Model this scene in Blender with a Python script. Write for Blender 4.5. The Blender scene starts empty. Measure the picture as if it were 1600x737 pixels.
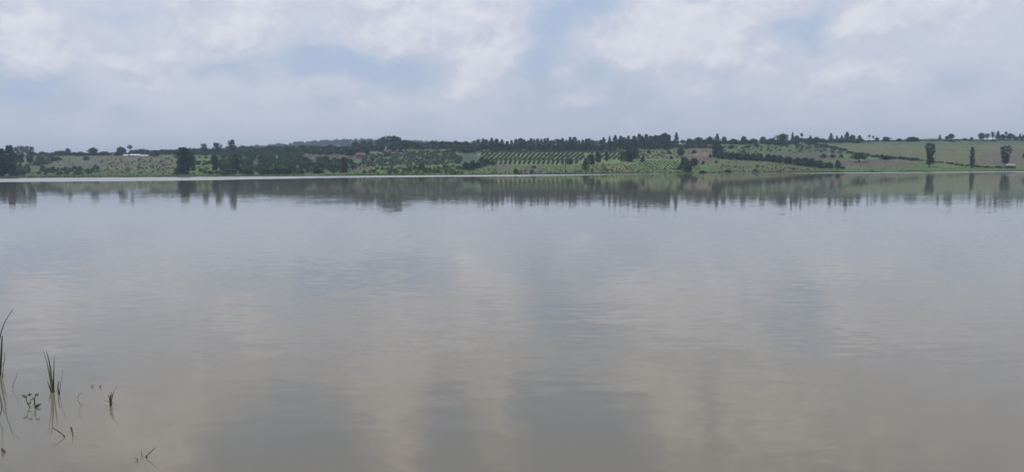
import bpy, math, random
import numpy as np
from mathutils import Vector, Matrix

R = random.Random(11)
NR = np.random.RandomState(5)
S = bpy.context.scene
C = S.collection

# ------------------------------------------------------------------ camera
F = 1256.0                      # focal length in photo pixels (1600 wide)
CAM_H = 1.7
HOR0, ROLL = 268.9, 0.0066      # horizon row at the middle of the photo, its slope
PITCH = math.atan((368.5 - HOR0) / F)
fwd = Vector((0, math.cos(PITCH), -math.sin(PITCH)))
r0 = Vector((1, 0, 0)); u0 = r0.cross(fwd)
cr, sr = math.cos(ROLL), math.sin(ROLL)
right = r0 * cr - u0 * sr
up = r0 * sr + u0 * cr
cam_d = bpy.data.cameras.new('camera')
cam = bpy.data.objects.new('camera', cam_d); C.objects.link(cam)
m = Matrix((right, up, -fwd)).transposed().to_4x4()
m.translation = (0, 0, CAM_H)
cam.matrix_world = m
cam_d.sensor_width = 36; cam_d.lens = 36 * F / 1600
cam_d.clip_start = 0.1; cam_d.clip_end = 20000
S.camera = cam

def ray(px, py):
    return right * ((px - 800) / F) + up * ((368.5 - py) / F) + fwd

# ------------------------------------------------------------------ world, sun, exposure
SUN_EL, SUN_AZ = math.radians(60), math.radians(-118)     # azimuth from +Y towards +X
W = bpy.data.worlds.new('World'); S.world = W
W.use_nodes = True
nt = W.node_tree; nt.nodes.clear()
class NT:
    """small helper for wiring node trees"""
    def __init__(s, tree): s.t = tree
    def n(s, typ, **kw):
        nd = s.t.nodes.new(typ)
        for k, v in kw.items(): setattr(nd, k, v)
        return nd
    def put(s, sock, v):
        if hasattr(v, 'is_output') or isinstance(v, bpy.types.NodeSocket): s.t.links.new(v, sock)
        else: sock.default_value = v
    def math(s, op, a, b=0.0, c=None, clamp=False):
        nd = s.n('ShaderNodeMath', operation=op, use_clamp=clamp)
        s.put(nd.inputs[0], a); s.put(nd.inputs[1], b)
        if c is not None: s.put(nd.inputs[2], c)
        return nd.outputs[0]
    def vmath(s, op, a, b=None, scale=None):
        nd = s.n('ShaderNodeVectorMath', operation=op)
        s.put(nd.inputs[0], a)
        if b is not None: s.put(nd.inputs[1], b)
        if scale is not None: s.put(nd.inputs['Scale'], scale)
        return nd.outputs['Value'] if op in ('DOT_PRODUCT', 'LENGTH') else nd.outputs[0]
    def comb(s, x, y, z):
        nd = s.n('ShaderNodeCombineXYZ')
        for i, v in enumerate((x, y, z)): s.put(nd.inputs[i], v)
        return nd.outputs[0]
    def sep(s, v):
        nd = s.n('ShaderNodeSeparateXYZ'); s.put(nd.inputs[0], v); return nd.outputs
    def noise(s, vec, scale, detail=4, rough=0.5, dist=0.0, color=False):
        nd = s.n('ShaderNodeTexNoise')
        s.put(nd.inputs['Vector'], vec); s.put(nd.inputs['Scale'], scale)
        nd.inputs['Detail'].default_value = detail; nd.inputs['Roughness'].default_value = rough
        nd.inputs['Distortion'].default_value = dist
        return nd.outputs['Color'] if color else nd.outputs['Fac']
    def ramp(s, v, lo, hi, smooth=True, a=0.0, b=1.0):
        nd = s.n('ShaderNodeMapRange', interpolation_type='SMOOTHSTEP' if smooth else 'LINEAR')
        s.put(nd.inputs[0], v); s.put(nd.inputs[1], lo); s.put(nd.inputs[2], hi); s.put(nd.inputs[3], a); s.put(nd.inputs[4], b)
        return nd.outputs[0]
    def mix(s, f, a, b):
        nd = s.n('ShaderNodeMix', data_type='RGBA')
        s.put(nd.inputs[0], f); s.put(nd.inputs[6], a); s.put(nd.inputs[7], b)
        return nd.outputs[2]

def col4(c): return (c[0], c[1], c[2], 1.0)

# clouds seen in the photograph: (x, y, rx, ry, tilt, amount) in photo pixels, turned into directions
CLOUDS = [
 (35,72,48,44,20,.62),(58,100,40,36,40,.35),(120,65,60,30,0,.5),(100,8,90,36,0,.45),(18,20,60,40,0,.35),(265,100,130,80,-30,.42),(180,160,110,50,-30,.28),
 (350,55,210,90,0,.45),(402,12,34,50,-20,.55),(395,70,70,40,0,.35),(240,105,50,30,0,.35),(390,165,180,50,0,.28),
 (540,127,58,19,0,.52),(575,160,52,20,0,.32),(640,28,150,80,0,.55),(600,78,70,48,0,.42),(705,30,100,60,0,.45),(735,95,80,100,20,.32),
 (792,92,44,24,-45,.72),(760,112,60,26,-35,.45),(740,136,48,44,0,.48),(650,150,80,28,0,.25),
 (1042,34,46,40,0,.85),(1085,52,70,52,0,.62),(992,52,52,34,0,.7),(945,72,66,26,0,.55),(1003,98,52,34,0,.5),(1030,75,90,50,0,.4),(1115,62,60,40,0,.4),
 (910,158,42,14,0,.6),(885,118,34,26,-40,.4),(1185,84,60,26,-20,.52),(1072,152,60,24,-20,.4),(1200,108,130,50,-15,.34),(1290,108,100,54,0,.36),
 (1342,24,44,34,-35,.75),(1380,22,36,36,0,.42),(1470,4,60,26,0,.62),(1450,62,190,54,-15,.36),(1550,60,120,80,0,.2),(1372,108,90,34,-15,.32),
 (1215,6,90,26,-10,.4),(1130,18,100,26,-15,.32),(1160,40,60,30,-40,.3),(1540,130,110,50,0,.18),
 (362,112,110,22,-4,-.75),(520,88,110,28,4,-.8),(640,112,100,38,0,-.6),(60,150,130,40,0,-.3),(60,118,90,36,0,-.2),(190,26,80,40,0,-.4),(210,178,80,26,0,-.25),
 (850,85,60,70,20,-.16),(965,172,170,26,0,-.3),(1260,42,110,56,0,-.5),(1395,55,60,30,-30,-.25),(500,150,70,24,0,-.3),(890,25,70,34,-20,-.2),(1130,105,60,30,0,-.15),
 # the same clouds going on above the frame, as the lake mirrors them
 (255,-130,120,120,0,.75),(130,-150,120,80,0,.35),(600,-120,66,150,0,.75),(540,-55,150,50,0,.5),(775,-110,44,130,0,.5),(700,-50,130,44,0,.45),
 (1060,-105,84,110,0,.8),(1195,-125,95,120,0,.75),(930,-60,110,44,0,.45),(1400,-150,200,150,0,.4),(380,-40,90,50,0,.4),
 (430,-165,130,110,0,-.7),(690,-175,70,90,0,-.55),(905,-165,120,95,0,-.75),(1122,-130,20,90,0,-.5),(1300,-60,60,60,0,-.2),
]
w = NT(nt)
tc = w.n('ShaderNodeTexCoord')
D = w.vmath('NORMALIZE', tc.outputs['Generated'])
dx, dy, dz = w.sep(D)
az = w.math('ARCTAN2', dx, dy)
el = w.math('ARCSINE', dz)
sky = w.n('ShaderNodeTexSky', sky_type='NISHITA', sun_disc=False)
sky.sun_elevation = SUN_EL; sky.sun_rotation = SUN_AZ
sky.air_density = 1.0; sky.dust_density = 3.0; sky.ozone_density = 1.0
p0 = w.comb(az, w.math('MULTIPLY', el, 1.25), 0.37)
w1 = w.vmath('SUBTRACT', w.noise(p0, 9.0, 5, 0.55, color=True), (0.5, 0.5, 0.5))
w2 = w.vmath('SUBTRACT', w.noise(p0, 32.0, 7, 0.62, color=True), (0.5, 0.5, 0.5))
pw = w.vmath('ADD', w.comb(az, el, 0.0), w.vmath('ADD', w.vmath('SCALE', w1, scale=0.055), w.vmath('SCALE', w2, scale=0.024)))
acc = 0.0; cum = 0.0
for (x, y, rx, ry, tilt, amt) in CLOUDS:
    d = ray(x, y).normalized()
    mp = w.n('ShaderNodeMapping', vector_type='TEXTURE')
    w.put(mp.inputs['Vector'], pw)
    mp.inputs['Location'].default_value = (math.atan2(d.x, d.y), math.asin(d.z), 0)
    mp.inputs['Rotation'].default_value = (0, 0, -math.radians(tilt))
    mp.inputs['Scale'].default_value = (rx / F * 1.3, ry / F * 1.3, 1)
    g = w.n('ShaderNodeTexGradient', gradient_type='SPHERICAL')
    w.put(g.inputs[0], mp.outputs[0])
    if amt >= .30 or amt < -.35: cum = w.math('MULTIPLY_ADD', g.outputs['Fac'], amt * (1.5 if rx < 85 else 1.05), cum)     # heaped cloud with edges
    acc = w.math('MULTIPLY_ADD', g.outputs['Fac'], amt * (.62 if amt > 0 else .8), acc)
# even veil of broken cloud over the whole sky
plane = w.vmath('ADD', w.vmath('DIVIDE', D, w.comb(*([w.math('ADD', w.math('ABSOLUTE', dz), 0.16)] * 3))), (3.43, 1.37, .61))
broad = w.noise(plane, 1.1, 7, 0.55)
pf = w.vmath('ADD', p0, w.vmath('SCALE', w1, scale=.05))
fine = w.noise(pf, 15.0, 8, 0.60)
puff = w.noise(pf, 27.0, 8, 0.58)
dens = w.math('ADD', w.math('ADD', acc, w.math('MULTIPLY_ADD', broad, 0.75, 0.10)), w.math('MULTIPLY', w.math('SUBTRACT', fine, 0.5), 1.1))
base = w.vmath('SCALE', sky.outputs[0], scale=0.10)
veil = w.mix(w.ramp(el, 0.0, 0.30), (0.535, 0.60, 0.715, 1), (0.44, 0.555, 0.75, 1))
base = w.mix(0.80, base, veil)
shadow = w.ramp(dens, -0.1, 0.35)
c1 = w.mix(shadow, (0.41, 0.495, 0.69, 1), base)
c2 = w.mix(w.ramp(dens, 0.18, 0.78), c1, (0.60, 0.63, 0.725, 1))
hd = w.math('ADD', cum, w.math('ADD', w.math('MULTIPLY', w.math('SUBTRACT', puff, 0.5), 1.35), w.math('MULTIPLY', w.math('SUBTRACT', fine, 0.5), 0.7)))
puff_up = w.noise(w.vmath('ADD', pf, (-.006, .014, 0)), 27.0, 8, 0.58)
lit = w.math('ADD', w.math('MULTIPLY', w.math('SUBTRACT', puff, puff_up), 1.5), w.ramp(hd, 0.30, 1.3, a=.12, b=.85), clamp=True)     # billow tops catch the light
high = w.ramp(el, 0.20, 0.34)                                  # clouds nearer overhead are whiter, the gaps deeper blue
c2 = w.mix(w.math('MULTIPLY', high, w.ramp(dens, 0.75, 0.1)), c2, (0.31, 0.42, 0.63, 1))
heap = w.mix(lit, w.mix(high, (0.54, 0.57, 0.685, 1), (0.72, 0.72, 0.75, 1)), w.mix(high, (0.735, 0.74, 0.79, 1), (1.0, 0.98, 0.95, 1)))
c3 = w.mix(w.ramp(hd, 0.24, 0.62, b=0.9), c2, heap)
low = w.ramp(el, 0.01, 0.11, a=0.60, b=0.0)
final = w.mix(low, c3, (0.64, 0.67, 0.74, 1))
bg = w.n('ShaderNodeBackground'); w.put(bg.inputs[0], final); bg.inputs[1].default_value = 1.0
wo = w.n('ShaderNodeOutputWorld'); nt.links.new(bg.outputs[0], wo.inputs[0])
W.cycles.sampling_method = 'MANUAL'; W.cycles.sample_map_resolution = 512

sun_d = bpy.data.lights.new('sun', 'SUN'); sun_d.energy = 2.4; sun_d.angle = math.radians(4); sun_d.color = (1, 0.95, 0.87)
sun = bpy.data.objects.new('sun', sun_d); C.objects.link(sun)
sv = Vector((math.sin(SUN_AZ) * math.cos(SUN_EL), math.cos(SUN_AZ) * math.cos(SUN_EL), math.sin(SUN_EL)))
sun.rotation_euler = sv.to_track_quat('Z', 'Y').to_euler()
sun.location = sv * 200

S.view_settings.view_transform = 'Standard'; S.view_settings.look = 'None'
S.view_settings.exposure = 0.1; S.view_settings.gamma = 1.0; S.view_settings.use_curve_mapping = False
S.render.engine = 'CYCLES'
S.cycles.use_denoising = True
S.cycles.max_bounces = 6; S.cycles.diffuse_bounces = 2; S.cycles.glossy_bounces = 2; S.cycles.transmission_bounces = 2
S.cycles.volume_bounces = 0; S.cycles.use_adaptive_sampling = True; S.cycles.adaptive_threshold = 0.015; S.cycles.transparent_max_bounces = 6
S.cycles.caustics_reflective = False; S.cycles.caustics_refractive = False

# ------------------------------------------------------------------ helpers
def tag(o, label=None, cat=None, group=None, kind=None):
    if label: o['label'] = label
    if cat: o['category'] = cat
    if group: o['group'] = group
    if kind: o['kind'] = kind
    return o
class MB:
    def __init__(s): s.v = []; s.f = []; s.m = []; s.c = []
    def quad(s, pts, mi=0):
        n = len(s.v); s.v += [tuple(p) for p in pts]; s.f.append(tuple(range(n, n + len(pts)))); s.m.append(mi)
    def tube(s, pts, rads, sides=6, mi=0, cap=True):
        pts = [Vector(p) for p in pts]; rings = []
        for i, p in enumerate(pts):
            t = (pts[min(i + 1, len(pts) - 1)] - pts[max(i - 1, 0)]).normalized()
            a = t.orthogonal().normalized() if abs(t.z) < .9 else t.cross(Vector((1, 0, 0))).normalized()
            b = t.cross(a); n = len(s.v)
            s.v += [tuple(p + (a * math.cos(2 * math.pi * k / sides) + b * math.sin(2 * math.pi * k / sides)) * rads[i]) for k in range(sides)]
            rings.append(n)
        for i in range(len(rings) - 1):
            for k in range(sides):
                k2 = (k + 1) % sides
                s.f.append((rings[i] + k, rings[i] + k2, rings[i + 1] + k2, rings[i + 1] + k)); s.m.append(mi)
        if cap:
            s.f.append(tuple(rings[-1] + k for k in range(sides))); s.m.append(mi)
            s.f.append(tuple(rings[0] + k for k in reversed(range(sides)))); s.m.append(mi)
    def box(s, c, d, mi=0):
        x, y, z = c; a, b, e = d[0] / 2, d[1] / 2, d[2] / 2; n = len(s.v)
        s.v += [(x + i * a, y + j * b, z + k * e) for i in (-1, 1) for j in (-1, 1) for k in (-1, 1)]
        for q in ((0, 1, 3, 2), (4, 6, 7, 5), (0, 4, 5, 1), (2, 3, 7, 6), (0, 2, 6, 4), (1, 5, 7, 3)):
            s.f.append(tuple(n + i for i in q)); s.m.append(mi)
    def mesh(s, name, mats):
        me = bpy.data.meshes.new(name); me.from_pydata(s.v, [], s.f)
        for x in mats: me.materials.append(x)
        if len(mats) > 1: me.polygons.foreach_set('material_index', s.m)
        me.update(); return me
def link(name, me, parent=None, loc=None):
    o = bpy.data.objects.new(name, me); C.objects.link(o)
    if parent: o.parent = parent
    if loc is not None: o.location = loc
    return o

# ------------------------------------------------------------------ terrain function
def hor(x): return HOR0 - ROLL * (x - 800)
_ridge = np.array([(-700,30),(-200,30),(0,31),(100,33.5),(200,31.5),(300,32.5),(350,35),(400,38),(500,42),(600,41),(700,43),(800,41),(950,40),(1050,41),(1100,44),(1150,46.5),(1250,46),(1350,45),(1450,47),(1600,45),(1800,44),(2300,40)], float)
_far = np.array([(-700,28),(150,32),(250,36),(300,39.5),(350,41.5),(400,43.5),(450,46.5),(500,50.5),(540,52.5),(600,52),(650,50),(720,46),(800,40),(900,34),(2300,30)], float)
SHORE, RIDGE = 520.0, 920.0
def wob(x, y, s, seed):
    return np.sin(x / s + seed) * np.cos(y / (s * .83) + seed * 1.7) + .5 * np.sin(x / (s * .41) + y / (s * .57) + seed * 2.3)
def terr(X, Y):
    X = np.asarray(X, float); Y = np.asarray(Y, float)
    px = 800 + F * X / np.maximum(Y, 50)
    E = np.interp(px, _ridge[:, 0], _ridge[:, 1]); Ef = np.interp(px, _far[:, 0], _far[:, 1]) - 6.5
    sh = SHORE + 3.0 * np.sin(X / 31.0) + 2.0 * np.sin(X / 11.3 + 1)
    t = np.clip((Y - sh) / (RIDGE - sh), 0, 1)
    s = 0.86 * t ** 0.92 + 0.14 * np.sin(t * math.pi / 2)
    e0 = -CAM_H * F / sh
    z1 = CAM_H + np.minimum(Y, RIDGE) * (e0 + (E - e0) * s) / F
    k = np.clip((Y - RIDGE) / 80, 0, 1)
    z1 = z1 - 2.5 * k
    zf = CAM_H + 2600 * Ef / F
    g = np.clip((Y - 1350) / 1250, 0, 1); g = g * g * (3 - 2 * g)
    z = z1 * (1 - g) + zf * g
    z = z - np.clip((Y - 2650) / 1500, 0, 1) * 40
    inl = np.clip((Y - sh) / 40, 0, 1)
    z = z + inl * (0.35 * wob(X, Y, 17, 1.0) + 0.18 * wob(X, Y, 6, 2.0))
    lip = np.clip((Y - sh) / 3.0, -1, 1)
    z = np.where(Y < sh, -0.5 * np.minimum((sh - Y) / 4, 2.5), z + 0.25 * np.clip(lip, 0, 1))
    return z
_Ys = np.concatenate([np.arange(516, 1000, 1.0), np.arange(1000, 3000, 10.0)])
def hit(px, py, ymin=0):
    """where the sight line through photo pixel (px, py) meets the hillside"""
    d = ray(px, py); d = d / d.y
    P = _Ys
    g = terr(d.x * P, P) - (CAM_H + d.z * P)
    ok = np.where((g >= 0) & (P > ymin))[0]
    if len(ok) == 0: return None
    Y = P[ok[0]]
    return Vector((d.x * Y, Y, float(terr(d.x * Y, Y))))
def on_ground(px, Y):
    d = ray(px, hor(px)); X = d.x / d.y * Y
    return Vector((X, Y, float(terr(X, Y))))
def proj(X, Y, Z):
    vx, vy, vz = X, Y, Z - CAM_H
    a = vx * right.x + vy * right.y + vz * right.z
    b = vx * up.x + vy * up.y + vz * up.z
    c = vx * fwd.x + vy * fwd.y + vz * fwd.z
    return 800 + F * a / c, 368.5 - F * b / c

# ------------------------------------------------------------------ materials
def newmat(name):
    mt = bpy.data.materials.new(name); mt.use_nodes = True
    t = NT(mt.node_tree); b = mt.node_tree.nodes['Principled BSDF']
    return mt, t, b
def plain(name, c, rough=.7, noise=0.25, scale=3.0, metal=0):
    mt, t, b = newmat(name)
    tcn = t.n('ShaderNodeTexCoord')
    n = t.noise(tcn.outputs['Object'], scale, 5, .6)
    t.put(b.inputs['Base Color'], t.mix(n, col4([v * (1 - noise) for v in c]), col4([v * (1 + noise) for v in c])))
    b.inputs['Roughness'].default_value = rough; b.inputs['Metallic'].default_value = metal
    return mt
def leafmat(name, dark, light, transl=.22):
    mt, t, b = newmat(name)
    oi = t.n('ShaderNodeObjectInfo'); ge = t.n('ShaderNodeNewGeometry')
    n = t.noise(ge.outputs['Position'], 0.55, 3, .6)
    f = t.math('ADD', t.math('MULTIPLY', oi.outputs['Random'], .55), t.math('MULTIPLY', t.ramp(n, .3, .7), .45))
    c = t.mix(f, col4(dark), col4(light))
    t.put(b.inputs['Base Color'], c); b.inputs['Roughness'].default_value = .65
    b.inputs['Specular IOR Level'].default_value = .25
    tr = t.n('ShaderNodeBsdfTranslucent'); t.put(tr.inputs[0], c)
    mx = t.n('ShaderNodeMixShader'); mx.inputs[0].default_value = transl
    out = mt.node_tree.nodes['Material Output']
    mt.node_tree.links.new(b.outputs[0], mx.inputs[1]); mt.node_tree.links.new(tr.outputs[0], mx.inputs[2]); mt.node_tree.links.new(mx.outputs[0], out.inputs[0])
    return mt
M = {}
M['bark'] = plain('bark', (.09, .07, .055), .9, .4, 2)
M['dark'] = leafmat('dark_leaves', (.022, .039, .024), (.050, .078, .038))
M['mid'] = leafmat('mid_leaves', (.036, .066, .029), (.070, .112, .044))
M['grey'] = leafmat('grey_green_leaves', (.050, .070, .049), (.095, .122, .080))
M['fresh'] = leafmat('fresh_leaves', (.075, .115, .045), (.125, .165, .070))
M['dry'] = leafmat('dry_leaves', (.085, .075, .045), (.15, .125, .075))
M['rust'] = leafmat('rusty_leaves', (.055, .050, .042), (.085, .07, .055))

# ------------------------------------------------------------------ hillside
base_c = np.array((.100, .142, .058))
FIELDS = [  # outline in the photograph, colour of the ground there
 ([(0,278),(40,268),(60,262),(150,262),(175,270),(290,274),(290,280),(0,282)], (.095,.135,.065)),
 ([(45,270),(70,256),(100,248),(150,241),(282,243),(282,270),(170,271),(160,262),(100,264)], (.142,.146,.090)),
 ([(80,258),(112,246),(170,243),(225,246),(190,252),(150,259),(100,262)], (.165,.146,.102)),
 ([(298,276),(298,248),(345,246),(345,276)], (.135,.190,.075)),
 ([(462,251),(470,242),(570,238),(572,249),(545,252)], (.150,.108,.085)),
 ([(548,267),(556,259),(580,258),(590,264),(580,268)], (.180,.125,.092)),
 ([(540,274),(560,266),(600,259),(722,257),(722,275)], (.125,.175,.070)),
 ([(582,239),(586,234),(632,233),(632,239)], (.26,.215,.135)),
 ([(632,240),(632,234),(690,233),(700,240)], (.12,.165,.08)),
 ([(715,264),(722,234),(747,234),(748,252),(735,264)], (.085,.118,.078)),
 ([(752,262),(745,240),(760,237),(985,236),(985,257),(905,259)], (.175,.210,.108)),
 ([(745,272),(765,256),(905,257),(925,257),(985,254),(1070,262),(1070,272)], (.125,.165,.075)),
 ([(762,266),(768,256),(800,256),(798,265)], (.165,.140,.095)),
 ([(806,273),(812,262),(850,261),(848,273)], (.175,.130,.098)),
 ([(922,267),(926,257),(985,257),(985,267)], (.185,.190,.090)),
 ([(985,267),(985,248),(1068,246),(1068,266)], (.165,.215,.105)),
 ([(985,250),(992,236),(1060,234),(1066,248)], (.150,.160,.088)),
 ([(1072,258),(1072,238),(1092,232),(1118,232),(1118,256)], (.180,.135,.088)),
 ([(1074,243),(1084,239),(1112,240),(1112,243)], (.27,.205,.125)),
 ([(1070,272),(1075,257),(1120,254),(1125,271)], (.130,.180,.075)),
 ([(1112,270),(1118,249),(1180,252),(1250,259),(1300,263),(1300,267)], (.140,.142,.085)),
 ([(1122,243),(1122,227),(1245,227),(1245,242)], (.112,.152,.078)),
 ([(1190,250),(1205,238),(1300,238),(1320,251)], (.150,.128,.092)),
 ([(1245,239),(1245,223),(1300,226),(1345,241)], (.102,.132,.082)),
 ([(1290,226),(1300,219),(1610,217),(1700,217),(1700,264),(1520,262),(1450,253),(1350,242)], (.148,.155,.092)),
 ([(1300,226),(1300,219),(1700,216),(1700,227)], (.105,.142,.092)),
 ([(1530,256),(1540,234),(1585,232),(1640,240),(1640,256)], (.165,.138,.102)),
 ([(1310,260),(1312,250),(1400,250),(1432,255),(1430,260)], (.165,.115,.090)),
 ([(1240,271),(1300,262),(1440,259),(1530,262),(1700,261),(1700,271)], (.105,.150,.068)),
]
def inside(px, py, poly):
    r = np.zeros(px.shape, bool); n = len(poly)
    for i in range(n):
        x1, y1 = poly[i]; x2, y2 = poly[(i + 1) % n]
        if y1 == y2: continue
        c = ((y1 > py) != (y2 > py)) & (px < (x2 - x1) * (py - y1) / (y2 - y1) + x1)
        r ^= c
    return r
def build_hillside():
    ys = np.concatenate([np.arange(506, 560, 1.6), np.arange(560, 940, 2.6), np.geomspace(940, 7000, 60)])
    us = np.linspace(-.95, .95, 760)
    Yg, Ug = np.meshgrid(ys, us, indexing='ij')
    Xg = Yg * Ug; Zg = terr(Xg, Yg)
    ny, nx = Yg.shape
    v = np.stack([Xg, Yg, Zg], -1).reshape(-1, 3)
    i = np.arange((ny - 1) * nx).reshape(ny - 1, nx)[:, :-1].ravel()
    f = np.stack([i, i + 1, i + nx + 1, i + nx], -1)
    me = bpy.data.meshes.new('hillside'); me.from_pydata(v.tolist(), [], f.tolist())
    px, py = proj(v[:, 0], v[:, 1], v[:, 2])
    px = px + 2.5 * wob(v[:, 0], v[:, 1], 9, .3); py = py + .5 * wob(v[:, 0], v[:, 1], 12, 1.3)
    col = np.tile(base_c, (len(v), 1))
    for poly, c in FIELDS:
        c = np.array(c); col[inside(px, py, poly)] = (c.mean() + (c - c.mean()) * (1.25 if c[1] >= c[0] else .8)) * (.82 if c[1] >= c[0] else np.array((.76, .82, .76)))
    far = v[:, 1] > 1000
    col[far] = (.045, .062, .04)
    shade = np.clip((v[:, 1] - (SHORE + 3.0 * np.sin(v[:, 0] / 31) + 2 * np.sin(v[:, 0] / 11.3 + 1))) / 9, 0, 1)[:, None]
    col = col * shade + np.array((.075, .075, .048)) * (1 - shade)         # wet mud rim along the water
    ca = me.color_attributes.new('ground_tint', 'FLOAT_COLOR', 'POINT')
    ca.data.foreach_set('color', np.concatenate([col, np.ones((len(v), 1))], 1).ravel())
    me.polygons.foreach_set('use_smooth', [True] * len(me.polygons))
    mt, t, b = newmat('hillside_fields')
    at = t.n('ShaderNodeAttribute', attribute_name='ground_tint')
    ge = t.n('ShaderNodeNewGeometry'); p = ge.outputs['Position']
    n1 = t.noise(p, .09, 5, .6); n2 = t.noise(p, .7, 4, .6)
    # old plough lines follow the contour
    px_, py_, pz_ = t.sep(p)
    lines = t.noise(t.comb(t.math('MULTIPLY', px_, .04), t.math('MULTIPLY', py_, .22), 0.0), 1.0, 3, .6)
    k = t.math('ADD', t.math('ADD', t.ramp(n1, .25, .75, a=.35, b=.62), t.ramp(n2, .3, .7, a=.12, b=.38)), t.ramp(lines, .3, .7, a=.05, b=.45))
    c = t.vmath('SCALE', at.outputs['Color'], scale=k)
    c = t.mix(t.ramp(n2, .55, .72, a=0, b=.45), c, (.05, .068, .036, 1))
    t.put(b.inputs['Base Color'], c); b.inputs['Roughness'].default_value = .9; b.inputs['Specular IOR Level'].default_value = .1
    me.materials.append(mt)
    tag(link('hillside', me), 'far hillside of fields and pasture rising from the lake', kind='structure')
build_hillside()

# ------------------------------------------------------------------ lake
def build_lake():
    mb = MB()
    mb.quad([(-1400, -80, 0), (1400, -80, 0), (1400, 535, 0), (-1400, 535, 0)])
    mt, t, b = newmat('muddy_lake_water')
    ge = t.n('ShaderNodeNewGeometry'); p = ge.outputs['Position']
    x, y, z = t.sep(p)
    p2 = t.comb(x, y, 0.0)
    def slope(scale, detail, sx=1.0, rough=.5):
        v = t.noise(t.comb(t.math('MULTIPLY', x, sx), y, 0.0), scale, detail, rough, color=True)
        return t.vmath('SUBTRACT', v, (.5, .5, .5))
    fine = slope(7.0, 2, .38); medium = slope(2.2, 1, .35); swell = slope(.16, 2, .7)
    patch = t.ramp(t.noise(t.comb(t.math('MULTIPLY', x, .8), t.math('MULTIPLY', y, .6), 3.0), .3, 3, .5), .34, .68)
    # wind-ruffled sheet of water off the far bank
    fc = t.n('ShaderNodeFloatCurve')
    pts = [(-400,188),(-200,193),(-129,205),(-88,225),(-76,268),(-60,318),(10,338),(53,430),(95,490),(150,480),(185,420),(400,385)]
    cv = fc.mapping.curves[0]
    norm = lambda a: ((a[0] + 400) / 800, a[1] / 600)
    cv.points[0].location = norm(pts[0]); cv.points[1].location = norm(pts[-1])
    for a in pts[1:-1]: cv.points.new(*norm(a))
    for q in cv.points: q.handle_type = 'VECTOR'
    fc.mapping.update()
    t.put(fc.inputs['Value'], t.math('DIVIDE', t.math('ADD', x, 400.0), 800.0, clamp=True))
    edge = t.math('MULTIPLY', fc.outputs[0], 600.0)
    jag = t.math('MULTIPLY', t.math('SUBTRACT', t.noise(p2, .045, 4, .6), .5), 60.0)
    ruf = t.ramp(t.math('SUBTRACT', y, t.math('ADD', edge, jag)), -3.0, 3.0)
    rr = ruf
    near = t.math('MULTIPLY', t.ramp(y, 9.0, 38.0, a=1.0, b=.20), t.ramp(y, 5.0, 11.0, a=.55, b=1.0))
    a1 = t.math('ADD', t.math('MULTIPLY', near, t.math('MULTIPLY_ADD', patch, .06, .045)), t.math('MULTIPLY', rr, .25))
    sl = t.vmath('ADD', t.vmath('ADD', t.vmath('SCALE', fine, scale=a1), t.vmath('SCALE', medium, scale=t.math('MULTIPLY', t.ramp(y, 9.0, 24.0, a=1.0, b=.02), t.math('MULTIPLY_ADD', patch, .034, .008)))), t.vmath('SCALE', swell, scale=.003))
    sx, sy, sz = t.sep(sl)
    sy = t.math('SUBTRACT', sy, t.math('ADD', t.math('MULTIPLY', rr, .085), t.ramp(y, 15.0, 70.0, b=.0042)))       # the faces of the wavelets that can be seen lean to the near bank
    nrm = t.vmath('NORMALIZE', t.comb(sx, sy, 1.0))
    mud = t.mix(t.noise(p2, .12, 3, .5), (.152, .131, .092, 1), (.168, .145, .101, 1))
    t.put(b.inputs['Base Color'], mud)
    b.inputs['Roughness'].default_value = .03; b.inputs['IOR'].default_value = 1.333
    t.put(b.inputs['Normal'], nrm)
    me = mb.mesh('lake', [mt])
    tag(link('lake', me), 'calm muddy lake mirroring the cloudy sky', kind='structure')
build_lake()

# ------------------------------------------------------------------ tree shapes
def leaf_cloud(mb, rng, centre, rad, n, size, mi=0):
    for _ in range(n):
        while True:
            q = Vector((rng.uniform(-1, 1), rng.uniform(-1, 1), rng.uniform(-1, 1)))
            if .15 < q.length < 1: break
        q = q.normalized() * q.length ** .6
        p = Vector(centre) + Vector((q.x * rad[0], q.y * rad[1], q.z * rad[2]))
        nrm = (q + Vector((rng.uniform(-1, 1), rng.uniform(-1, 1), rng.uniform(-.6, 1))) * .9).normalized()
        a = nrm.orthogonal().normalized(); b = nrm.cross(a)
        th = rng.uniform(0, 6.28); a, b = a * math.cos(th) + b * math.sin(th), b * math.cos(th) - a * math.sin(th)
        s = size * rng.uniform(.6, 1.4)
        mb.quad([p - a * s, p - b * s * .6, p + a * s, p + b * s * .6], mi)
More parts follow.
